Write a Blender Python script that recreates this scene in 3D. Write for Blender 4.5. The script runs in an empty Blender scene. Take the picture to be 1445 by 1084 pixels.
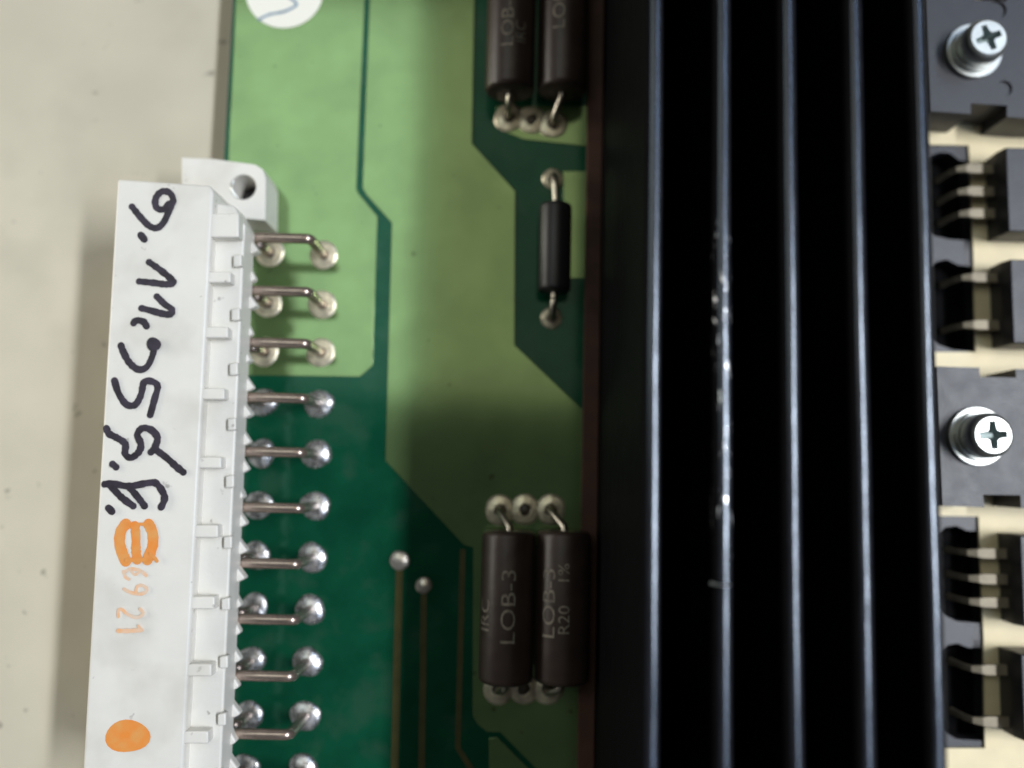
import bpy, bmesh, math, random
from mathutils import Vector, Matrix
from mathutils.geometry import tessellate_polygon

random.seed(7)
scene = bpy.context.scene
COL = scene.collection
S = 0.1                      # one unit is one centimetre; all numbers below are millimetres
scene.unit_settings.system = 'METRIC'
scene.unit_settings.scale_length = 0.01
R = math.radians

# ------------------------------------------------------------------ camera
W, H, F = 1445.0, 1084.0, 1200.0      # photograph size and focal length in its pixels
D, PITCH, ROLL = 85.0, R(6.0), R(1.364)
fwd = Vector((0, math.sin(PITCH), -math.cos(PITCH)))
r0 = Vector((1, 0, 0)); u0 = Vector((0, math.cos(PITCH), math.sin(PITCH)))
rgt = r0 * math.cos(ROLL) + u0 * math.sin(ROLL)
upv = -r0 * math.sin(ROLL) + u0 * math.cos(ROLL)
CAM = -fwd * D
cd = bpy.data.cameras.new('camera')
cam = bpy.data.objects.new('camera', cd); COL.objects.link(cam)
m = Matrix((rgt, upv, -fwd)).transposed().to_4x4(); m.translation = CAM * S
cam.matrix_world = m
cd.sensor_width = 36.0; cd.lens = 36.0 * F / W
cd.clip_start = 0.02; cd.clip_end = 1000
cd.dof.use_dof = True
cd.dof.focus_distance = 70.0 * S
cd.dof.aperture_fstop = 0.145
scene.camera = cam
FOOT = CAM.y

# ------------------------------------------------------------------ light
world = bpy.data.worlds.new('World'); scene.world = world
world.use_nodes = True
bg = world.node_tree.nodes['Background']
bg.inputs[0].default_value = (0.90, 0.95, 1.0, 1); bg.inputs[1].default_value = 0.05

def area(name, loc, target, sx, sy, watts, col):
    ld = bpy.data.lights.new(name, 'AREA'); ld.shape = 'RECTANGLE'
    ld.size = sx * S; ld.size_y = sy * S; ld.energy = watts; ld.color = col
    o = bpy.data.objects.new(name, ld); COL.objects.link(o)
    o.location = Vector(loc) * S
    d = (Vector(target) - Vector(loc)).normalized()
    zc = -d; yc = Vector((0, 1, 0)); xc = yc.cross(zc).normalized(); yc = zc.cross(xc)
    mm = Matrix((xc, yc, zc)).transposed().to_4x4(); mm.translation = Vector(loc) * S
    o.matrix_world = mm
    return o
# tall narrow window to the right, and the pale ceiling seen mirrored in the upper half of the board
area('window_light', (385, FOOT + 20, 600), (0, FOOT + 20, 0), 34, 280, 40000, (0.97, 0.985, 1.0))
area('window_sky_light', (395, FOOT + 60, 600), (0, FOOT + 60, 0), 60, 1100, 19000, (0.52, 0.70, 1.0))
CY = FOOT + 60 + 170                                     # the ceiling: lit from the window on its far side, dimmer over the heat sink
area('ceiling_light_bright', (-195, CY, 600), (-195, CY, 0), 230, 340, 4200, (0.88, 1.0, 0.95))
area('ceiling_light_dim', (45, CY, 600), (45, CY, 0), 245, 340, 2000, (1.0, 0.90, 0.70))
area('left_fill_light', (-310, FOOT + 60, 80), (0, FOOT + 40, 0), 70, 220, 5800, (1.0, 0.95, 0.85))  # added fill from the left; lifts the shadow on the table beside the connector

scene.render.engine = 'CYCLES'
scene.view_settings.view_transform = 'Standard'
scene.view_settings.look = 'None'
scene.view_settings.exposure = 0.0
scene.view_settings.gamma = 1.0
scene.view_settings.use_curve_mapping = False

# ------------------------------------------------------------------ helpers
def at(px, py, z=0.0):
    """world point (mm) of photograph pixel px,py at height z above the board"""
    ray = fwd + rgt * ((px - W / 2) / F) - upv * ((py - H / 2) / F)
    t = (z - CAM.z) / ray.z
    return CAM + ray * t
def P2(pts, z=0.0):
    return [(p.x, p.y) for p in (at(a, b, z) for a, b in pts)]

LOC = {}
def thing(name, label, cat, loc=(0, 0, 0), group=None):
    o = bpy.data.objects.new(name, None); COL.objects.link(o)
    o.empty_display_size = 0.1
    o.location = Vector(loc) * S; LOC[o.name] = Vector(loc)
    o['label'] = label; o['category'] = cat
    if group: o['group'] = group
    return o
def base_of(o):
    v = Vector((0, 0, 0))
    while o is not None:
        v += LOC.get(o.name, Vector((0, 0, 0))); o = o.parent
    return v
def link(name, me, mat, parent=None, smooth=False):
    if isinstance(mat, (list, tuple)):
        for q in mat: me.materials.append(q)
    elif mat: me.materials.append(mat)
    if smooth:
        for p in me.polygons: p.use_smooth = True
    o = bpy.data.objects.new(name, me); COL.objects.link(o)
    if parent: o.parent = parent
    return o
def obj(name, geo, mat, parent=None, smooth=False, bevel=0, auto=None):
    """geo = (verts in world mm, faces)"""
    v, f = geo
    b = base_of(parent) if parent else Vector((0, 0, 0))
    me = bpy.data.meshes.new(name)
    me.from_pydata([((Vector(p) - b) * S)[:] for p in v], [], f)
    bm = bmesh.new(); bm.from_mesh(me)
    bmesh.ops.remove_doubles(bm, verts=bm.verts, dist=1e-6)
    bmesh.ops.recalc_face_normals(bm, faces=bm.faces)
    if bevel:
        es = [e for e in bm.edges if len(e.link_faces) == 2 and e.calc_face_angle() > R(25)]
        rs = bmesh.ops.bevel(bm, geom=es, offset=bevel * S, segments=3, profile=0.5, affect='EDGES', clamp_overlap=True)
        for fc in rs['faces']: fc.smooth = True
    bm.to_mesh(me); bm.free()
    o = link(name, me, mat, parent, smooth)
    if smooth and auto is not False:
        ang = R(auto or 40)
        bm = bmesh.new(); bm.from_mesh(me)
        for e in bm.edges:
            if len(e.link_faces) == 2 and e.calc_face_angle() > ang: e.smooth = False
        bm.to_mesh(me); bm.free()
    return o
def join(*gs):
    V, Fs = [], []
    for v, f in gs:
        n = len(V); V += list(v); Fs += [tuple(i + n for i in q) for q in f]
    return V, Fs
def tag(o, label, cat, group=None):
    o['label'] = label; o['category'] = cat
    if group: o['group'] = group
    return o

def prism(loops, z0, z1, top=True, bottom=True):
    """extruded polygon; first loop outer, others holes; each loop list of (x,y)"""
    if not isinstance(loops[0], list): loops = [list(loops)]
    V, Fs = [], []
    tess = tessellate_polygon([[Vector((x, y, 0)) for x, y in L] for L in loops])
    flat = [p for L in loops for p in L]
    n = len(flat)
    V = [(x, y, z1) for x, y in flat] + [(x, y, z0) for x, y in flat]
    if len(loops) == 1:
        if top: Fs.append(tuple(range(n)))
        if bottom: Fs.append(tuple(range(2 * n - 1, n - 1, -1)))
    else:
        for t in tess:
            if top: Fs.append(tuple(t))
            if bottom: Fs.append(tuple(i + n for i in reversed(t)))
    k = 0
    for L in loops:
        c = len(L)
        for i in range(c):
            a, b = k + i, k + (i + 1) % c
            Fs.append((a, a + n, b + n, b))
        k += c
    return V, Fs
def box(x0, x1, y0, y1, z0, z1):
    return prism([(x0, y0), (x1, y0), (x1, y1), (x0, y1)], z0, z1)
def circ(cx, cy, r, n=28, a0=0):
    return [(cx + r * math.cos(a0 + 2 * math.pi * i / n), cy + r * math.sin(a0 + 2 * math.pi * i / n)) for i in range(n)]
def lathe(prof, c, axis='z', n=32, wob=0.0):
    """prof: list of (r, h)"""
    V, Fs = [], []
    ph = [random.uniform(0, 6.28) for _ in range(3)]
    for r, h in prof:
        for i in range(n):
            a = 2 * math.pi * i / n
            rr = r * (1 + wob * (math.sin(2 * a + ph[0]) + .6 * math.sin(3 * a + ph[1]) + .4 * math.sin(5 * a + ph[2])))
            x, y = rr * math.cos(a), rr * math.sin(a)
            if axis == 'z': V.append((c[0] + x, c[1] + y, c[2] + h))
            else: V.append((c[0] + x, c[1] + h, c[2] + y))
    m_ = len(prof)
    for j in range(m_ - 1):
        for i in range(n):
            k = (i + 1) % n
            Fs.append((j * n + i, j * n + k, (j + 1) * n + k, (j + 1) * n + i))
    Fs.append(tuple(range(n))); Fs.append(tuple(range((m_ - 1) * n, m_ * n)))
    return V, Fs
def tube(pts, r, n=12, square=False):
    pts = [Vector(p) for p in pts]; V, Fs = [], []
    rad = r if isinstance(r, list) else [r] * len(pts)
    ref = Vector((0.013, 1, 0.02))
    for i, p in enumerate(pts):
        t = (pts[min(i + 1, len(pts) - 1)] - pts[max(i - 1, 0)]).normalized()
        a = ref - t * ref.dot(t)
        if a.length < 0.05: a = Vector((1, 0, 0)) - t * t.x
        a.normalize(); b = t.cross(a)
        for k in range(n):
            an = 2 * math.pi * (k + .5) / n
            ca, sa = math.cos(an), math.sin(an)
            if square:
                q = max(abs(ca), abs(sa)) ** 0.75; ca /= q; sa /= q
            V.append(tuple(p + (a * ca + b * sa) * rad[i]))
    for j in range(len(pts) - 1):
        for k in range(n):
            l = (k + 1) % n
            Fs.append((j * n + k, j * n + l, (j + 1) * n + l, (j + 1) * n + k))
    Fs.append(tuple(range(n))); Fs.append(tuple(range((len(pts) - 1) * n, len(pts) * n)))
    return V, Fs
def spline(pts, k=6):
    out = []
    n = len(pts)
    for i in range(n - 1):
        p0, p1, p2, p3 = pts[max(i - 1, 0)], pts[i], pts[i + 1], pts[min(i + 2, n - 1)]
        for j in range(k):
            t = j / k
            out.append(tuple(0.5 * (2 * b + (c - a) * t + (2 * a - 5 * b + 4 * c - d) * t * t + (3 * b - a - 3 * c + d) * t ** 3)
                             for a, b, c, d in zip(p0, p1, p2, p3)))
    out.append(tuple(pts[-1]))
    return out
def stroke(pts, w, z, k=6, jit=0.12):
    """flat pen stroke: overlapping sheets, each a hair above the last"""
    pts = spline(pts, k) if len(pts) > 2 else list(pts)
    V, Fs = [], []
    dz = 0.0006; zz = z
    n = len(pts); L, Rr = [], []
    for i, p in enumerate(pts):
        a, b = pts[max(i - 1, 0)], pts[min(i + 1, n - 1)]
        dx, dy = b[0] - a[0], b[1] - a[1]; l = math.hypot(dx, dy) or 1
        ww = w / 2 * (1 + random.uniform(-jit, jit))
        L.append((p[0] - dy / l * ww, p[1] + dx / l * ww)); Rr.append((p[0] + dy / l * ww, p[1] - dx / l * ww))
    for i in range(n):
        zz = z + i * dz
        V.append((*L[i], zz)); V.append((*Rr[i], zz))
    for i in range(n - 1): Fs.append((2 * i, 2 * i + 1, 2 * i + 3, 2 * i + 2))
    for e, zc in ((0, z + .02), (n - 1, zz + .004)):
        s = len(V); V += [(x, y, zc) for x, y in circ(pts[e][0], pts[e][1], w / 2, 14)]
        Fs.append(tuple(range(s, s + 14)))
    return V, Fs
def blob(cx, cy, rx, ry, z, n=22, wob=.06):
    p1, p2 = random.uniform(0, 6), random.uniform(0, 6)
    pts = []
    for i in range(n):
        a = 2 * math.pi * i / n; q = 1 + wob * math.sin(2 * a + p1) + wob * .7 * math.sin(3 * a + p2)
        pts.append((cx + rx * q * math.cos(a), cy + ry * q * math.sin(a), z))
    return pts, [tuple(range(n))]
def text_geo(s, size):
    cu = bpy.data.curves.new('t', 'FONT'); cu.body = s; cu.size = size
    cu.align_x = 'LEFT'; cu.resolution_u = 3
    o = bpy.data.objects.new('t', cu); COL.objects.link(o)
    bpy.context.view_layer.update()
    me = bpy.data.meshes.new_from_object(o.evaluated_get(bpy.context.evaluated_depsgraph_get()))
    bm = bmesh.new(); bm.from_mesh(me)
    bmesh.ops.triangulate(bm, faces=bm.faces)
    bmesh.ops.subdivide_edges(bm, edges=bm.edges, cuts=1)
    v = [tuple(q.co) for q in bm.verts]; bm.verts.index_update()
    f = [tuple(q.index for q in p.verts) for p in bm.faces]
    bm.free(); bpy.data.meshes.remove(me); bpy.data.objects.remove(o); bpy.data.curves.remove(cu)
    return v, f

# ------------------------------------------------------------------ materials
def mat(name, col, rough=.5, metal=0.0, spec=.5, var=0.0, vscale=8.0, bump=0.0, bscale=60.0, rvar=0.0, coat=0.0, tint=None, stretch=None):
    mt = bpy.data.materials.new(name); mt.use_nodes = True
    nt = mt.node_tree; N = nt.nodes; L = nt.links
    b = N['Principled BSDF']
    b.inputs['Base Color'].default_value = (*col, 1)
    b.inputs['Roughness'].default_value = rough; b.inputs['Metallic'].default_value = metal
    b.inputs['Specular IOR Level'].default_value = spec
    if coat: b.inputs['Coat Weight'].default_value = coat; b.inputs['Coat Roughness'].default_value = .1
    tc = N.new('ShaderNodeTexCoord'); mp = N.new('ShaderNodeMapping')
    L.new(tc.outputs['Object'], mp.inputs[0])
    if stretch: mp.inputs['Scale'].default_value = stretch
    if var or rvar:
        nz = N.new('ShaderNodeTexNoise'); nz.inputs['Scale'].default_value = vscale; nz.inputs['Detail'].default_value = 6
        L.new(mp.outputs[0], nz.inputs['Vector'])
        if var:
            t2 = tint or tuple(c * (1 - var) for c in col); t1 = tuple(min(1, c * (1 + var * .6)) for c in col)
            rp = N.new('ShaderNodeMix'); rp.data_type = 'RGBA'
            cr = N.new('ShaderNodeMapRange'); cr.inputs[1].default_value = .3; cr.inputs[2].default_value = .7
            L.new(nz.outputs['Fac'], cr.inputs[0]); L.new(cr.outputs[0], rp.inputs[0])
            rp.inputs[6].default_value = (*t2, 1); rp.inputs[7].default_value = (*t1, 1)
            L.new(rp.outputs[2], b.inputs['Base Color'])
        if rvar:
            rr = N.new('ShaderNodeMapRange'); rr.inputs[1].default_value = .3; rr.inputs[2].default_value = .7
            rr.inputs[3].default_value = max(.02, rough - rvar); rr.inputs[4].default_value = rough + rvar
            L.new(nz.outputs['Fac'], rr.inputs[0]); L.new(rr.outputs[0], b.inputs['Roughness'])
    if bump:
        nb = N.new('ShaderNodeTexNoise'); nb.inputs['Scale'].default_value = bscale; nb.inputs['Detail'].default_value = 4
        L.new(mp.outputs[0], nb.inputs['Vector'])
        bp = N.new('ShaderNodeBump'); bp.inputs['Strength'].default_value = bump; bp.inputs['Distance'].default_value = .01
        L.new(nb.outputs['Fac'], bp.inputs['Height']); L.new(bp.outputs[0], b.inputs['Normal'])
    return mt
def specks(mt, col, scale, thr, amount=1.0, width=.06):
    """dark specks/smudges over the existing base colour"""
    nt = mt.node_tree; N = nt.nodes; L = nt.links; b = N['Principled BSDF']
    tc = N.new('ShaderNodeTexCoord'); nz = N.new('ShaderNodeTexNoise')
    nz.inputs['Scale'].default_value = scale; nz.inputs['Detail'].default_value = 3
    L.new(tc.outputs['Object'], nz.inputs['Vector'])
    mr = N.new('ShaderNodeMapRange'); mr.inputs[1].default_value = thr; mr.inputs[2].default_value = thr + width
    mr.inputs[4].default_value = amount
    L.new(nz.outputs['Fac'], mr.inputs[0])
    mx = N.new('ShaderNodeMix'); mx.data_type = 'RGBA'; mx.inputs[7].default_value = (*col, 1)
    L.new(mr.outputs[0], mx.inputs[0])
    src = b.inputs['Base Color']
    if src.is_linked: L.new(src.links[0].from_socket, mx.inputs[6])
    else: mx.inputs[6].default_value = src.default_value
    L.new(mx.outputs[2], src)
    return mt

M = {}
M['table'] = specks(specks(mat('table_laminate', (.55, .505, .395), .55, var=.08, vscale=.9, bump=.05, bscale=25),
                    (.16, .14, .11), 5.2, .70, .6, .04), (.38, .34, .265), 1.3, .56, .25, .2)
specks(M['table'], (.10, .085, .07), 11, .76, .8, .03)
M['mask'] = mat('green_solder_mask', (.004, .064, .031), .09, spec=.30, rvar=.03, var=.25, vscale=2.5, bump=.003, bscale=40)
M['mask'].node_tree.nodes['Principled BSDF'].inputs['Specular Tint'].default_value = (.6, 1, .82, 1)
specks(M['mask'], (.030, .075, .048), 2.6, .52, .5, .16)
M['pour'] = specks(mat('green_mask_over_copper', (.178, .285, .112), .12, metal=.64, var=.14, vscale=2.4, bump=.004, bscale=40, coat=.3),
                   (.05, .06, .02), 9, .72, .6, .03)
M['trace'] = mat('mask_over_trace', (.075, .072, .026), .2, var=.15, vscale=6)
M['fr4'] = mat('board_edge', (.02, .14, .09), .5)
M['pad'] = mat('tinned_pad', (.76, .68, .50), .36, .6, var=.35, vscale=12, bump=.6, bscale=18)
M['solder'] = mat('solder', (.56, .55, .54), .28, .8, var=.55, vscale=16, bump=1.0, bscale=13, rvar=.1)
M['hole'] = mat('hole_shade', (.06, .045, .03), .4)  # near-black tone puts the shade of the open pad holes into the colour
M['via'] = mat('via_solder', (.70, .64, .56), .32, .8, var=.3, vscale=20, bump=.4, bscale=30)
M['pin'] = mat('tinned_pin', (.46, .36, .30), .27, .8, var=.2, vscale=9, bump=.1, bscale=40)
M['lead'] = mat('tinned_lead', (.55, .50, .42), .3, 1.0, var=.2, vscale=9)
M['shaded_dull_lead'] = mat('shaded_dull_tinned_lead', (.31, .265, .19), .6, .35, var=.2, vscale=9)  # rougher and darker tin; the body's shadow is put into the colour
M['white'] = specks(mat('white_plastic', (.76, .735, .675), .42, var=.05, vscale=2.2, bump=.2, bscale=22),
                    (.25, .22, .2), 7.5, .70, .6, .05)
specks(M['white'], (.52, .49, .42), 1.6, .52, .5, .2)
M['ink'] = mat('marker_ink', (.012, .009, .014), .45, var=.4, vscale=10, tint=(.045, .034, .055))
M['orange'] = mat('orange_print', (.72, .22, .03), .5, var=.2, vscale=9, tint=(.72, .34, .10))
M['orange_faint'] = mat('worn_orange_print', (.74, .40, .20), .5, var=.25, vscale=12, tint=(.72, .58, .46))
M['paper'] = mat('sticker_paper', (.86, .84, .74), .6, bump=.05, bscale=40)
M['blue_ink'] = mat('blue_ink', (.20, .30, .40), .5, var=.3, vscale=20)
M['resistor'] = mat('resistor_body', (.042, .027, .022), .42, var=.3, vscale=5, bump=.3, bscale=9)
M['print'] = mat('pale_print', (.21, .185, .15), .6, var=.5, vscale=14)
M['diode'] = mat('diode_body', (.022, .020, .022), .40, bump=.08, bscale=40)
M['fin'] = mat('black_anodised', (.008, .008, .010), .24, spec=.9, var=.2, vscale=10, bump=.06, bscale=14, rvar=.05, stretch=(6, .5, 6))
M['fin_face'] = mat('matt_black_anodised', (.004, .004, .0045), .55, spec=.02, var=.3, vscale=8, bump=.1, bscale=14, rvar=.08, stretch=(6, .5, 6))
M['strip'] = mat('red_brown_fibre', (.07, .027, .015), .7, var=.3, vscale=6, bump=.2, bscale=30)
M['cream'] = mat('cream_insulator', (.90, .765, .48), .5, var=.08, vscale=4, bump=.1, bscale=30)
M['epoxy'] = mat('black_epoxy', (.030, .030, .036), .44, var=.12, vscale=7, bump=.25, bscale=45, rvar=.03)
M['zinc'] = mat('zinc_steel', (.50, .51, .48), .42, 1.0, var=.12, vscale=8, bump=.1, bscale=30)
M['recess'] = mat('shaded_dirty_zinc', (.30, .36, .35), .55, .5, var=.3, vscale=12)  # dirt plus the recess's shade, both put into a darker zinc colour
M['flange'] = mat('grey_black_anodised', (.038, .038, .046), .44, var=.25, vscale=5, bump=.2, bscale=40)

# ------------------------------------------------------------------ table
ZT = -4.4
t = obj('table_surface', box(-140, 140, -130, 150, ZT - 6, ZT), M['table'])
t['kind'] = 'structure'

# ------------------------------------------------------------------ circuit board
board = thing('circuit_board', 'green printed circuit board with pale copper areas and solder joints', 'circuit board', (0, 0, -1.6))
e0, e1 = at(329, 0), at(316, 222)
sl = (e1.x - e0.x) / (e1.y - e0.y)
YT, YB = 62.0, -62.0
XB = 8.9
obj('substrate', prism([(e0.x + sl * (YT - e0.y), YT), (e0.x + sl * (YB - e0.y), YB), (XB, YB), (XB, YT)], -1.6, 0), M['mask'], board, bevel=.06)
def pour(name, pts, mt='pour', z=.09):
    return obj(name, prism(P2(pts), 0.004, z), M[mt], board, bevel=.045)
pour('copper_area', [(336, -60), (517, -60), (514, 20), (503, 268), (508, 276), (533, 306), (526, 516), (508, 532), (300, 529), (313, 400), (323, 225)])
pour('copper_area', [(524, -60), (521, 20), (512, 266), (517, 275), (553, 315), (547, 530), (544, 650), (652, 766), (657, 770), (668, 772), (667, 1010),
                     (674, 1022), (688, 1033), (700, 1033), (706, 1033), (762, 1090), (805, 1130), (846, 1130), (846, 598), (824, 580), (726, 487),
                     (727, 270), (666, 203), (669, 20), (672, -60)])
pour('copper_area', [(690, 1041), (701, 1040), (752, 1090), (770, 1110), (770, 1160), (690, 1160)])
pour('copper_area', [(700, 150), (846, 150), (846, 206), (822, 206), (738, 197), (712, 186)])
pour('copper_area', [(794, 242), (846, 242), (846, 393), (800, 393)])
def trace(pts, w):
    p = P2(pts)
    L_, R_ = [], []
    for i, q in enumerate(p):
        a, b = p[max(i - 1, 0)], p[min(i + 1, len(p) - 1)]
        dx, dy = b[0] - a[0], b[1] - a[1]; l = math.hypot(dx, dy)
        L_.append((q[0] - dy / l * w / 2, q[1] + dx / l * w / 2)); R_.append((q[0] + dy / l * w / 2, q[1] - dx / l * w / 2))
    obj('trace', prism(L_ + R_[::-1], .004, .05), M['trace'], board)
trace([(564, 800), (560, 950), (556, 1130)], .72)
trace([(598, 832), (597, 950), (594, 1130)], .62)
trace([(653, 775), (650, 900), (646, 1055), (664, 1084), (690, 1120)], .55)
def dome(name, px, py, r, h, mt, wob=.02, parent=board):
    c = at(px, py)
    prof = [(r, .03), (r * .985, h * .2), (r * .92, h * .42), (r * .79, h * .6), (r * .6, h * .76), (r * .42, h * .9), (r * .25, h), (.02, h * 1.01)]
    return obj(name, lathe(prof, (c.x, c.y, .02), n=28, wob=wob), M[mt], parent, smooth=True, auto=80)
dome('via', 564, 791, .98, .35, 'via', .03)
dome('via', 598, 826, .82, .35, 'via', .03)

# sticker with a pen mark
c = at(402, -11)
stk = obj('sticker', prism(circ(c.x, c.y, 4.05, 48), .095, .16), M['paper'], board)
obj('pen_mark', join(stroke(P2([(366, 29), (380, 22), (400, 18), (414, 12), (419, 7), (412, 0), (402, -6)]), .30, .165)), M['blue_ink'], stk)

RIGHT = [(457, 360), (455, 430), (453, 498), (450, 570), (447, 641), (445, 714), (441, 787), (438, 860), (434, 934), (431, 1010), (428, 1085)]
LEFT = [(381, 357), (378, 428), (373, 497), (372, 568), (369, 640), (365, 713), (361, 784), (358, 858), (354, 933), (350, 1010), (346, 1085)]
def ringpad(px, py, r=1.48, hole=.55):
    c = at(px, py)
    prof = [(r, .03), (r * .97, .12), (r * .75, .17), (r * .5, .22), (hole * .9, .3), (hole * .7, .16), (.02, .10)]
    pd = obj('solder_pad', lathe(prof, (c.x, c.y, .02), n=30, wob=.025), M['pad'], board, smooth=True, auto=80)
    obj('hole', lathe([(hole * 1.05, .1), (hole * .95, .335), (.02, .30)], (c.x, c.y, .02), n=20, wob=.06), M['hole'], pd, smooth=True, auto=80)  # solid dark plug standing in for the shaded hole
for i, ((a, b), (c_, d)) in enumerate(zip(RIGHT, LEFT)):
    if i < 3:
        ringpad(a, b); ringpad(c_, d, 1.5, .6)
    else:
        dome('solder_joint', a, b, 1.46, random.uniform(.42, .7), 'solder', .05)
        dome('solder_joint', c_, d, 1.44, random.uniform(.42, .7), 'solder', .05)
for q in ([(718, 167), (750, 170), (780, 176)], [(706, 720), (741, 719), (777, 719)], [(704, 972), (739, 971), (773, 972)]):
    for (a, b) in q: ringpad(a, b, 1.52, .62)
ringpad(780, 253, 1.1, .5); ringpad(778, 449, 1.1, .5)

# ------------------------------------------------------------------ connector
ZH, ZL = 11.0, 9.6
con = thing('edge_connector', 'long white plastic edge connector with handwritten marker note and bent pins', 'connector', tuple(at(250, 700, 0)))
hs = obj('housing', prism(P2([(165, 252), (296, 261), (301, 270), (255, 1140), (113, 1140)], ZH), ZT + .05, ZH), M['white'], con, bevel=.28)
# lower ledge to the right of the housing, carrying the ribs
led = obj('ledge', prism(P2([(296, 285), (330, 290), (346, 318), (344, 350), (309, 1140), (256, 1140)], ZL), 6.5, ZL), M['white'], con, bevel=.2)
obj('back_wall', prism(P2([(270, 300), (326, 300), (288, 1140), (200, 1140)], 0), .02, 6.52), M['white'], con)
def lx(y): return 296 - (y - 270) * (41 / 870.)           # housing right edge, in photograph pixels at ZH
RIBS = [(318, 17, 36), (391, 8, 28), (469, 8, 28), (556, 8, 27), (653, 8, 27), (750, 9, 27), (851, 9, 27), (946, 9, 27), (1041, 9, 27), (1130, 9, 27)]
for (y, hh, w) in RIBS:
    x = lx(y) - 2
    obj('rib', prism(P2([(x - 4, y - hh), (x + w + 9, y - hh), (x + w + 9, y + hh), (x - 4, y + hh)], ZH - .1), ZL - .5, ZH - .1), M['white'], con, bevel=.15)
for i, y in enumerate([367, 443, 520, 598, 679, 765, 852, 934, 1015, 1098]):
    x = 338 - (y - 360) * .034
    q = P2([(x - 9, y - 7), (x + 3, y - 9), (x + 3, y + 9), (x - 9, y + 10)], ZL + .5)
    obj('nub', prism(q, ZL - .3, ZL + .55), M['white'], con, bevel=.15)
for i in range(21):                                              # comb teeth between the pins
    y = 345 + i * 38.5; x = 347 - (y - 345) * .042
    j = random.uniform(-2, 2)
    q = P2([(x - 12, y - 17), (x + 1, y - 16), (x + 16 + 2 * j, y + 9), (x + 9 + j, y + 14), (x - 12, y + 15)], 7.2)
    obj('comb_tooth', prism(q, 6.1, 7.2 + random.uniform(-.3, .3)), M['white'], con, bevel=.18)
hc = at(343, 264, 4.5)
ear_pts = P2([(256, 222), (300, 224), (360, 232), (371, 239), (375, 252), (374, 311), (350, 309), (300, 306), (256, 300)], 4.5)
ear = obj('mounting_ear', prism([ear_pts, circ(hc.x, hc.y, 1.25, 28)], .02, 4.5), M['white'], con, bevel=.12)
obj('rivet', join(lathe([(1.2, 0), (1.2, .9), (.8, 1.2), (.03, 1.25)], (hc.x, hc.y, .1)),), M['diode'], ear, smooth=True)  # near-black, so the shade of the deep hole is put into its colour
obj('rivet_lip', tube([(hc.x + 1.12 * math.cos(a), hc.y + 1.12 * math.sin(a), 3.9 - .6 * math.cos(a)) for a in [R(150 + k * 8) for k in range(12)]], .16, 8), M['zinc'], ear, smooth=True)
# pins: upper row to the outer pads, lower row to the inner pads
def pin_path(c, zb, x0, y_off=0):
    rb = .5
    pts = [(x0, c.y + y_off, zb), (c.x - rb - .3, c.y + y_off, zb)]
    for k in range(1, 7):
        a = k / 6 * math.pi / 2
        pts.append((c.x - rb + rb * math.sin(a), c.y + y_off * (1 - k / 6), zb - rb + rb * math.cos(a)))
    pts.append((c.x, c.y, .25))
    return pts
for i, ((a, b), (c_, d)) in enumerate(zip(RIGHT, LEFT)):
    xw = at(296 - i * 3.4, b, 6).x
    obj('pin', tube(pin_path(at(a, b), 6.0, xw), .48, 14), M['pin'], con, smooth=True, auto=60)
    obj('pin', tube(pin_path(at(c_, d), 3.0, xw), .48, 14), M['pin'], con, smooth=True, auto=60)

# handwriting and print on the housing
def z2(pts): return P2([(100 + x / 3.613, 200 + y / 3.613) for x, y in pts], ZH)
def z3(pts): return P2([(100 + x / 3.613, 480 + y / 3.613) for x, y in pts], ZH)
zi = ZH + .02
INK = [z2([(312, 332), (355, 385), (400, 430), (440, 440), (475, 410), (502, 350), (522, 300), (505, 262), (465, 255), (434, 290), (437, 335), (470, 347), (500, 318)]),
       z2([(357, 476), (376, 500)]),
       z2([(400, 615), (450, 650), (500, 690), (525, 718), (490, 728), (420, 720), (350, 713)]),
       z2([(440, 790), (480, 830), (515, 855), (510, 880), (470, 878), (410, 862), (362, 850)]),
       z2([(322, 926), (335, 912), (370, 918), (388, 942)]),
       z3([(432, 10), (418, 80), (388, 138), (345, 150), (300, 115), (270, 60), (258, 28)]),
       z3([(225, 207), (245, 270), (285, 328), (330, 330), (360, 280), (375, 218), (410, 210), (445, 235), (430, 300), (408, 382)]),
       z3([(184, 450), (198, 478), (240, 500), (280, 530), (280, 580), (310, 600), (350, 570), (360, 530), (342, 482), (370, 449), (415, 460), (445, 500), (430, 550), (412, 572)]),
       z3([(430, 555), (490, 600), (540, 645), (576, 674)]),
       z3([(216, 632), (234, 648)]),
       z3([(176, 735), (225, 733), (300, 745), (400, 728), (440, 732), (475, 780), (480, 815), (464, 852)]),
       z3([(205, 740), (260, 800), (322, 846)]), z3([(300, 748), (345, 800), (380, 846)]),
       z3([(197, 856), (214, 874)])]
g = [stroke(s_, .60, zi + .01 * k) for k, s_ in enumerate(INK)]
bl = z2([(428, 1035)])[0]
g.append(blob(bl[0], bl[1], .62, .62, zi + .2, 18))
obj('handwriting', join(*g), M['ink'], hs)
def z5(pts): return P2([(140 + x / 5.705, 720 + y / 5.705) for x, y in pts], ZH)
g = [stroke(z5([(215, 112), (175, 170), (165, 260), (185, 340), (215, 410)]), .95, zi, jit=.05),
     stroke(z5([(400, 112), (430, 180), (435, 270), (415, 340), (390, 400)]), .92, zi + .03, jit=.05),
     stroke(z5([(290, 125), (300, 220), (300, 320), (310, 400)]), .8, zi + .06),
     stroke(z5([(225, 112), (300, 112), (390, 114)]), .26, zi + .09), stroke(z5([(225, 402), (320, 398), (380, 396)]), .34, zi + .12),
     stroke(z5([(420, 350), (450, 380), (472, 408)]), .30, zi + .15)]
obj('printed_emblem', join(*g), M['orange'], hs)
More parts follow.
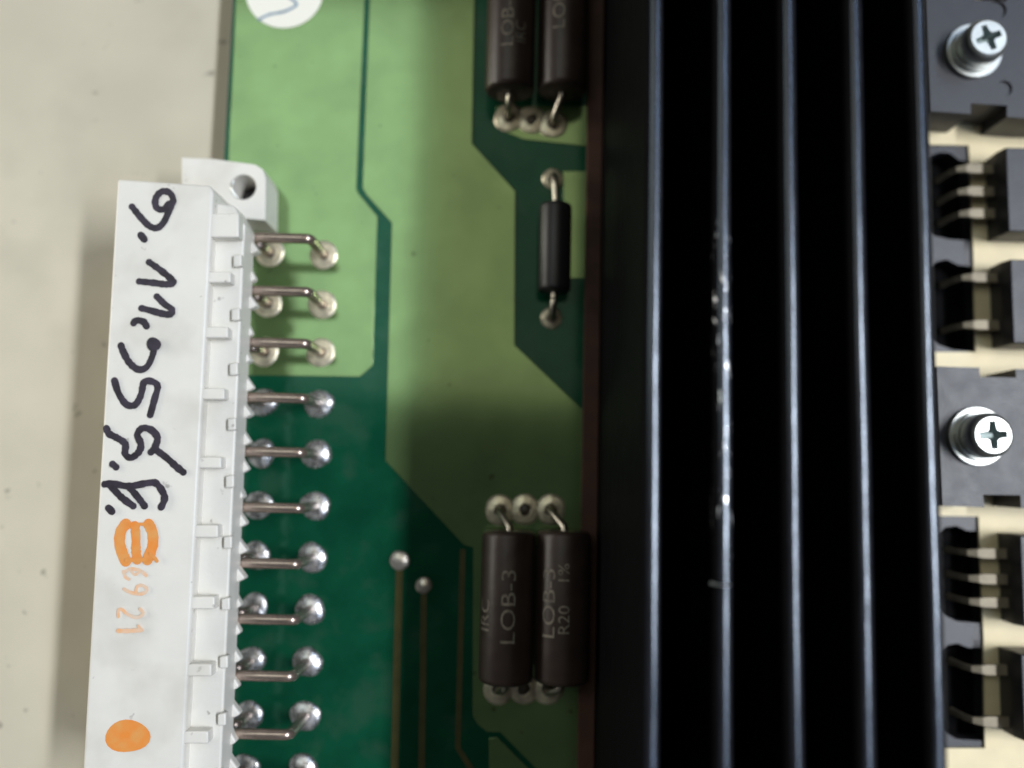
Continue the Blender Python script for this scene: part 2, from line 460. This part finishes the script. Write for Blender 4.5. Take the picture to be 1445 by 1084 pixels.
g = [stroke(z5([(195, 495), (215, 540), (240, 555)]), .28, zi), stroke(z5([(205, 500), (250, 475), (310, 480), (350, 500), (380, 525)]), .30, zi + .02),
     stroke(z5([(250, 478), (290, 520), (330, 490)]), .22, zi + .04),
     stroke(z5([(205, 635), (250, 660), (320, 675), (375, 660), (385, 630), (350, 605), (310, 615), (300, 660)]), .28, zi + .06),
     stroke(z5([(160, 855), (160, 805), (190, 800), (230, 835), (290, 860), (335, 855), (360, 825), (335, 795)]), .27, zi + .1),
     stroke(z5([(160, 970), (250, 970), (345, 962)]), .34, zi + .13), stroke(z5([(322, 930), (345, 958)]), .22, zi + .15)]
obj('printed_digits', join(*g), M['orange_faint'], hs)
c = at(180, 1039, ZH)
obj('orange_dot', blob(c.x, c.y, 1.78, 1.38, zi), M['orange'], hs)

# ------------------------------------------------------------------ resistors
def resistor(label, cx, ya, yb, pa, pb, prints, r=2.46):
    zc = r + .55
    A, B = at(cx, ya, zc), at(cx, yb, zc)
    xm = (A.x + B.x) / 2; half = abs(A.y - B.y) / 2; ym = (A.y + B.y) / 2
    t = thing('power_resistor', label, 'resistor', (xm, ym, 0))
    prof = [(.5, -half), (r * .88, -half + .02), (r * .97, -half + .18), (r, -half + .5), (r, half - .5), (r * .97, half - .18), (r * .88, half - .02), (.5, half)]
    body = obj('body', lathe(prof, (xm, ym, zc), 'y', 48), M['resistor'], t, smooth=True, auto=50)
    for (pp, s) in ((pa, 1), (pb, -1)):
        if not pp: continue
        c = at(*pp); ye = ym + s * half
        pts = spline([(xm, ye - s * .5, zc), (xm, ye + s * .35, zc), (xm + (c.x - xm) * .4, ye + s * .9, zc - .5), (c.x, c.y - s * .15, zc - 1.4), (c.x, c.y, 1.0), (c.x, c.y, .2)], 5)
        obj('lead', tube(pts, .36, 10), M['lead'], t, smooth=True)
    for (s, px, py0, size, k) in prints:
        v, f = text_geo(s, size)
        p0 = at(px, py0, zc + r)
        th0 = (p0.x - xm) / r
        V = []
        for (x, y, _) in v:                   # reading upwards: text x runs along +Y, text up along -X
            th = th0 - y / r
            V.append((xm + (r + .035) * math.sin(th), p0.y + x * k, zc + (r + .035) * math.cos(th)))
        obj('printed_marking', (V, f), M['print'], body)
    return t
resistor('dark brown cylindrical resistor at top edge, left of its pair', 722, -95, 132, None, (718, 167), [('LOB-3', 724, 66, 1.75, 1.25), ('IRC', 742, 60, 1.5, 1.0)])
resistor('dark brown cylindrical resistor at top edge, beside the heat sink', 795, -95, 131, None, (781, 176), [('LOB-3', 797, 41, 1.75, 1.25)])
resistor('dark brown cylindrical resistor near bottom, left of its pair, beside thin traces', 716, 749, 962, (706, 720), (704, 972), [('IRC', 687, 895, 1.7, 1.15), ('LOB-3', 726, 912, 1.9, 1.35)], 2.52)
resistor('dark brown cylindrical resistor near bottom, squeezed against the heat sink', 794, 749, 962, (777, 719), (773, 972), [('LOB-3', 782, 904, 1.85, 1.3), ('R20', 803, 897, 1.45, 1.15), ('1%', 803, 826, 1.45, 1.15)], 2.52)

# diode
zc = 2.1; A, B = at(783, 289, zc), at(783, 412, zc); xm, ym, half = (A.x + B.x) / 2, (A.y + B.y) / 2, (A.y - B.y) / 2
dio = thing('diode', 'small black cylindrical diode with bent leads between the resistor pairs', 'diode', (xm, ym, 0))
r = 1.62
db = obj('body', lathe([(.3, -half), (r * .85, -half), (r * .97, -half + .15), (r, -half + .4), (r, half - .4), (r * .97, half - .15), (r * .85, half), (.3, half)], (xm, ym, zc), 'y', 40), M['diode'], dio, smooth=True, auto=50)
for (pp, s) in (((780, 253), 1), ((778, 449), -1)):
    c = at(*pp); ye = ym + s * half
    obj('lead', tube(spline([(xm, ye - s * .4, zc), (xm, ye + s * .6, zc), (xm + (c.x - xm) * .6, c.y - s * .7, zc - .15), (c.x, c.y - s * .1, zc - .9), (c.x, c.y, .15)], 5), .36, 10), M['lead'], dio, smooth=True)

# ------------------------------------------------------------------ heat sink
HT = 29.5; ZB = 2.5; ZF = -1.4
XS = at(846, 542, .6).x
XF = 62.0
sink = thing('heat_sink', 'large black anodised heat sink with five tall parallel fins', 'heat sink', (18, 0, ZT))
fin_c = [at(px, 542, HT).x for px in (921, 1021, 1118, 1216, 1311)]
obj('base', box(XS, fin_c[4] + .7, YB, YT, ZT + .02, ZB), M['fin_face'], sink, bevel=.2)
M['fin_worn'] = mat('scratched_black_anodised', (.008, .008, .010), .24, spec=.9, var=.2, vscale=10, bump=.06, bscale=14, rvar=.05, stretch=(6, .5, 6))
def wear(mt, ylo, yhi, thr, scale=(30, 7, 18)):
    """bare aluminium showing through nicks along the fin's edge"""
    nt = mt.node_tree; N = nt.nodes; L = nt.links; b = N['Principled BSDF']
    tc = N.new('ShaderNodeTexCoord'); mp = N.new('ShaderNodeMapping'); mp.inputs['Scale'].default_value = scale; mp.inputs['Rotation'].default_value = (0, 0, .5)
    L.new(tc.outputs['Object'], mp.inputs[0])
    nz = N.new('ShaderNodeTexNoise'); nz.inputs['Scale'].default_value = 1; nz.inputs['Detail'].default_value = 5; nz.inputs['Roughness'].default_value = .65
    L.new(mp.outputs[0], nz.inputs['Vector'])
    sx = N.new('ShaderNodeSeparateXYZ'); L.new(tc.outputs['Object'], sx.inputs[0])
    def rng(sock, a, b_):
        q = N.new('ShaderNodeMapRange'); q.inputs[1].default_value = a; q.inputs[2].default_value = b_; L.new(sock, q.inputs[0]); return q.outputs[0]
    def mul(a, b_):
        q = N.new('ShaderNodeMath'); q.operation = 'MULTIPLY'; L.new(a, q.inputs[0]); L.new(b_, q.inputs[1]); return q.outputs[0]
    top = rng(sx.outputs[2], (HT - ZT - 1.3) * S, (HT - ZT - .5) * S)
    up_ = rng(sx.outputs[1], (ylo - 2) * S, (ylo + 3) * S); dn = rng(sx.outputs[1], (yhi + 2) * S, (yhi - 3) * S)
    k = mul(mul(top, mul(up_, dn)), rng(nz.outputs['Fac'], thr, thr + .05))
    mx = N.new('ShaderNodeMix'); mx.data_type = 'RGBA'; L.new(k, mx.inputs[0])
    src = b.inputs['Base Color']
    L.new(src.links[0].from_socket, mx.inputs[6]); mx.inputs[7].default_value = (.75, .75, .76, 1); L.new(mx.outputs[2], src)
    L.new(k, b.inputs['Metallic'])
wear(M['fin_worn'], at(1020, 760, HT).y, at(1020, 335, HT).y, .59)
M['fin_face_worn'] = mat('scraped_matt_black_anodised', (.004, .004, .0045), .55, spec=.02, var=.3, vscale=8, stretch=(6, .5, 6))
wear(M['fin_face_worn'], at(1020, 760, HT).y, at(1020, 335, HT).y, .60, (22, 7, 18))
M['fin_nick'] = mat('nicked_black_anodised', (.008, .008, .010), .24, spec=.9, var=.2, vscale=10, bump=.06, bscale=14, rvar=.05, stretch=(6, .5, 6))
wear(M['fin_nick'], -60, 60, .72, (30, 12, 18))
def fin(xc, mt, w=1.2):
    hw = w / 2
    arc = [(hw * k, HT - hw * .33 * k * k) for k in (-.92, -.7, -.47, -.23, 0, .23, .47, .7, .92)]
    prof = [(-hw, ZB - .4), (-hw, HT - .42), (-hw * .985, HT - .30)] + arc + [(hw * .985, HT - .30), (hw, HT - .42), (hw, ZB - .4)]
    n = 70; V, Fs = [], []
    ph = random.uniform(0, 6)
    for j in range(n + 1):
        y = YB + .5 + (YT - YB - 1) * j / n
        jx = .02 * math.sin(y * .21 + ph) + random.uniform(-.006, .006)
        for (a, z) in prof: V.append((xc + a + jx * max(0, (z - ZB) / HT), y, z + random.uniform(-.008, .008)))
    k = len(prof)
    for j in range(n):
        for i in range(k - 1): Fs.append((j * k + i, j * k + i + 1, (j + 1) * k + i + 1, (j + 1) * k + i))
    Fs.append(tuple(range(k))); Fs.append(tuple(range(n * k, n * k + k)))
    o = obj('fin', (V, Fs), [M['fin_face_worn' if mt == 'fin_worn' else 'fin_face'], M[mt]], sink, smooth=True, auto=60)
    for p in o.data.polygons:
        if p.index < n * (k - 1) and 5 <= p.index % (k - 1) <= 11: p.material_index = 1
    return o
for q in ('fin_worn', 'fin_nick'): M[q].node_tree.nodes['Principled BSDF'].inputs['Specular Tint'].default_value = (.76, .86, 1, 1)
for i, x in enumerate(fin_c):
    f_ = fin(x, 'fin_worn' if i == 1 else 'fin_nick')
    if i == 1:
        f_['label'] = 'fin with scraped bare metal nicks along its edge'
        a = at(1002, 823, HT - .1); b = at(1030, 826, HT - .1)
        obj('burr', tube([a, (a + b) / 2 + Vector((0, -.05, .25)), b], [.10, .05, .09], 6), M['zinc'], f_)
# side flange that carries the transistors, with openings for their leads
holes = [[(1290, 245), (1300, 230), (1312, 220), (1326, 215), (1340, 216), (1354, 226), (1369, 229), (1373, 340), (1340, 338), (1318, 333), (1302, 322)],
         [(1300, 395), (1310, 378), (1322, 369), (1336, 366), (1352, 374), (1376, 377), (1380, 497), (1345, 494), (1325, 487), (1308, 475)],
         [(1312, 770), (1322, 754), (1334, 744), (1350, 742), (1365, 749), (1386, 750), (1390, 880), (1350, 877), (1334, 869), (1318, 855)],
         [(1316, 935), (1326, 919), (1338, 910), (1352, 908), (1366, 914), (1390, 914), (1392, 1046), (1350, 1043), (1334, 1034), (1320, 1020)]]
outer = [(fin_c[4] + .71, YB), (XF, YB), (XF, YT), (fin_c[4] + .71, YT)]
obj('flange', prism([outer] + [P2(h, ZF)[::-1] for h in holes], ZF - 2.2, ZF), M['flange'], sink)
obj('dark_backing', box(fin_c[4] + .72, XF, YB, YT, ZT + .02, ZF - 2.22), M['fin_face'], sink)  # added black sheet that makes the lead openings look dark
# red-brown strip between board and heat sink
a0, a1 = at(842, 0, .6), at(826, 1084, .6)
st = obj('insulating_strip', box(at(823, 542, .6).x, XS - .02, YB, YT, .06, .6), M['strip'], None, bevel=.1)
tag(st, 'red brown fibre strip between green board and heat sink', 'strip')

# cream insulating sheet on the flange
ZS = ZF + .3
sh = P2([(1296, -60), (1300, 196), (1308, 204), (1367, 205), (1372, 300), (1377, 497), (1316, 497), (1319, 728), (1381, 729), (1388, 900), (1390, 1056), (1324, 1056), (1326, 1200), (1640, 1200), (1640, -60)], ZS)
sheet = obj('insulating_sheet', prism(sh, ZF + .01, ZS), M['cream'], None)
tag(sheet, 'cream insulating sheet under the black transistors', 'insulating sheet')

# small transistors: body to the right, leads running left over the sheet and down into the openings
def small_transistor(label, name, cat, corner, corner_b, leads, group=None):
    ZTOP = ZF + 4.1
    A, B = at(*corner, ZTOP), at(*corner_b, ZTOP)
    x0 = (A.x + B.x) / 2
    t = thing(name, label, cat, (x0, (A.y + B.y) / 2, ZS), group)
    g = []
    def lay(dx, dy, z): return [(x0 + dx, B.y + dy, z), (x0 + 15, B.y + dy, z), (x0 + 15, A.y - dy, z), (x0 + dx, A.y - dy, z)]
    V = lay(0, -.05, ZS + .02) + lay(-.08, -.1, ZS + 2.2) + lay(.0, 0, ZTOP)
    Fs = [(0, 1, 2, 3), (8, 9, 10, 11)]
    for k in (0, 4):
        for i in range(4): Fs.append((k + i, k + (i + 1) % 4, k + 4 + (i + 1) % 4, k + 4 + i))
    obj('body', (V, Fs), M['epoxy'], t, bevel=.12)
    zl = ZS + 1.4
    for (xa, py) in leads:
        c = at(1395, py, zl)
        xb = at(xa, py, zl).x
        w, w2, th = .50, .29, .22
        path = [(x0 + .1, zl, w), (xb + .5, zl, w), (xb, zl, w2 + .1), (xb - .7, zl - .4, w2), (xb - 1.0, zl - 1.3, w2), (xb - 1.1, ZF - 2.1, w2)]
        V, Fs = [], []
        for i, (x, z, ww) in enumerate(path):
            nx, nz = (0, 1) if i < 3 else ((-.5, .85) if i < 5 else (-1, .1))
            for sgn in (1, -1):
                V += [(x + nx * th * sgn, c.y - ww, z + nz * th * sgn), (x + nx * th * sgn, c.y + ww, z + nz * th * sgn)]
        for i in range(len(path) - 1):
            a, b = i * 4, i * 4 + 4
            Fs += [(a, a + 1, b + 1, b), (a + 3, a + 2, b + 2, b + 3), (a + 1, a + 3, b + 3, b + 1), (a + 2, a, b, b + 2)]
        Fs += [(0, 2, 3, 1), (20, 21, 23, 22)]
        obj('lead', (V, Fs), M['shaded_dull_lead'], t, bevel=.05)
    return t
small_transistor('small black three-lead transistor below the upper screw', 'transistor', 'transistor', (1419, 208), (1424, 326), [(1362, 239), (1364, 271), (1366, 302)])
small_transistor('small black two-lead component above the lower screw', 'rectifier', 'rectifier', (1427, 366), (1429, 484), [(1370, 392), (1372, 459)])
small_transistor('small black three-lead transistor below the lower screw', 'transistor', 'transistor', (1441, 756), (1443, 884), [(1378, 781), (1380, 817), (1381, 850)])
small_transistor('small black two-lead component at the bottom right corner', 'rectifier', 'rectifier', (1443, 924), (1443, 1046), [(1384, 945), (1386, 1018)])

# large screwed transistors
ZP = ZF + 5.0
def power_transistor(label, outline, dimples):
    pts = P2(outline, ZP)
    cx = sum(p[0] for p in pts) / len(pts); cy = sum(p[1] for p in pts) / len(pts)
    t = thing('power_transistor', label, 'transistor', (cx, cy, ZS))
    cs = []
    for (px, py, r) in dimples:
        c = at(px, py, ZP); cs.append(circ(c.x, c.y, r, 24)[::-1])
    g = join(prism([pts] + cs, ZP - .25, ZP, bottom=True), prism(pts, ZS + .02, ZP - .252))
    obj('body', g, M['epoxy'], t)
    return t
power_transistor('broad black power transistor under the upper screw', [(1304, -60), (1313, 157), (1370, 161), (1370, 146), (1421, 149), (1421, 165), (1460, 168), (1640, 172), (1640, -70), (1421, -60), (1421, 2), (1376, 0), (1376, -60)],
                 [(1417, 125, .82), (1407, 14, .95)])
power_transistor('broad black power transistor under the lower screw', [(1321, 517), (1330, 714), (1389, 716), (1387, 698), (1440, 699), (1441, 717), (1640, 722), (1640, 520), (1433, 521), (1434, 533), (1383, 532), (1382, 519)],
                 [(1452, 552, 1.3), (1456, 665, 1.3)])

def screw(label, px, py, ang, wr=2.75, r=2.1):
    c = at(px, py, ZP)
    x, y = c.x, c.y
    t = thing('machine_screw', label, 'screw', (x, y, ZP))
    obj('washer', prism([circ(x, y, wr, 48), circ(x, y, 1.5, 48)[::-1]], ZP + .01, ZP + .55), M['zinc'], t, bevel=.1)
    obj('lock_washer', prism([circ(x, y, 2.3, 48), circ(x, y, 1.5, 48)[::-1]], ZP + .56, ZP + 1.15), M['zinc'], t, bevel=.1)
    z0, z1 = ZP + 1.16, ZP + 3.1
    rt = r - .42
    rings = [(r * .97, z0), (r, z0 + .12), (r, z1 - .7), (r - .06, z1 - .4), (r - .2, z1 - .15), (rt, z1)]
    n = 48; V, Fs = [], []
    for (rr, z) in rings: V += [(a, b, z) for a, b in circ(x, y, rr, n)]
    for j in range(len(rings) - 1):
        for i in range(n):
            k = (i + 1) % n
            Fs.append((j * n + i, j * n + k, (j + 1) * n + k, (j + 1) * n + i))
    w, l, q = .31, 1.28, .51
    cross = [(l, -w * .9), (l, w * .9), (q, w * 1.15), (w * 1.15, q), (w * .9, l), (-w * .9, l), (-w * 1.15, q), (-q, w * 1.15), (-l, w * .9), (-l, -w * .9),
             (-q, -w * 1.15), (-w * 1.15, -q), (-w * .9, -l), (w * .9, -l), (w * 1.15, -q), (q, -w * 1.15)]
    ca, sa = math.cos(ang), math.sin(ang)
    cross = [(x + a * ca - b * sa, y + a * sa + b * ca) for a, b in cross]
    outer = circ(x, y, rt, n)
    base = len(V)
    flat = outer + cross
    V += [(a, b, z1) for a, b in flat]
    for tri in tessellate_polygon([[Vector((a, b, 0)) for a, b in outer], [Vector((a, b, 0)) for a, b in cross]]): Fs.append(tuple(base + i for i in tri))
    cb = base + n; nb = len(V); mcr = len(cross)
    hd = obj('head', (V, Fs), M['zinc'], t, smooth=True, auto=30)
    V = [(a, b, z1) for a, b in cross] + [(x + (a - x) * .62, y + (b - y) * .62, z1 - 1.2) for a, b in cross]
    Fs = [(i, (i + 1) % mcr, mcr + (i + 1) % mcr, mcr + i) for i in range(mcr)] + [tuple(range(mcr, 2 * mcr))]
    obj('drive_recess', (V, Fs), M['recess'], hd)
    return t
screw('zinc cross-head screw with washer at the top right corner', 1371, 75, R(22))
screw('zinc cross-head screw with washer at right edge, halfway down', 1376, 616, R(4))
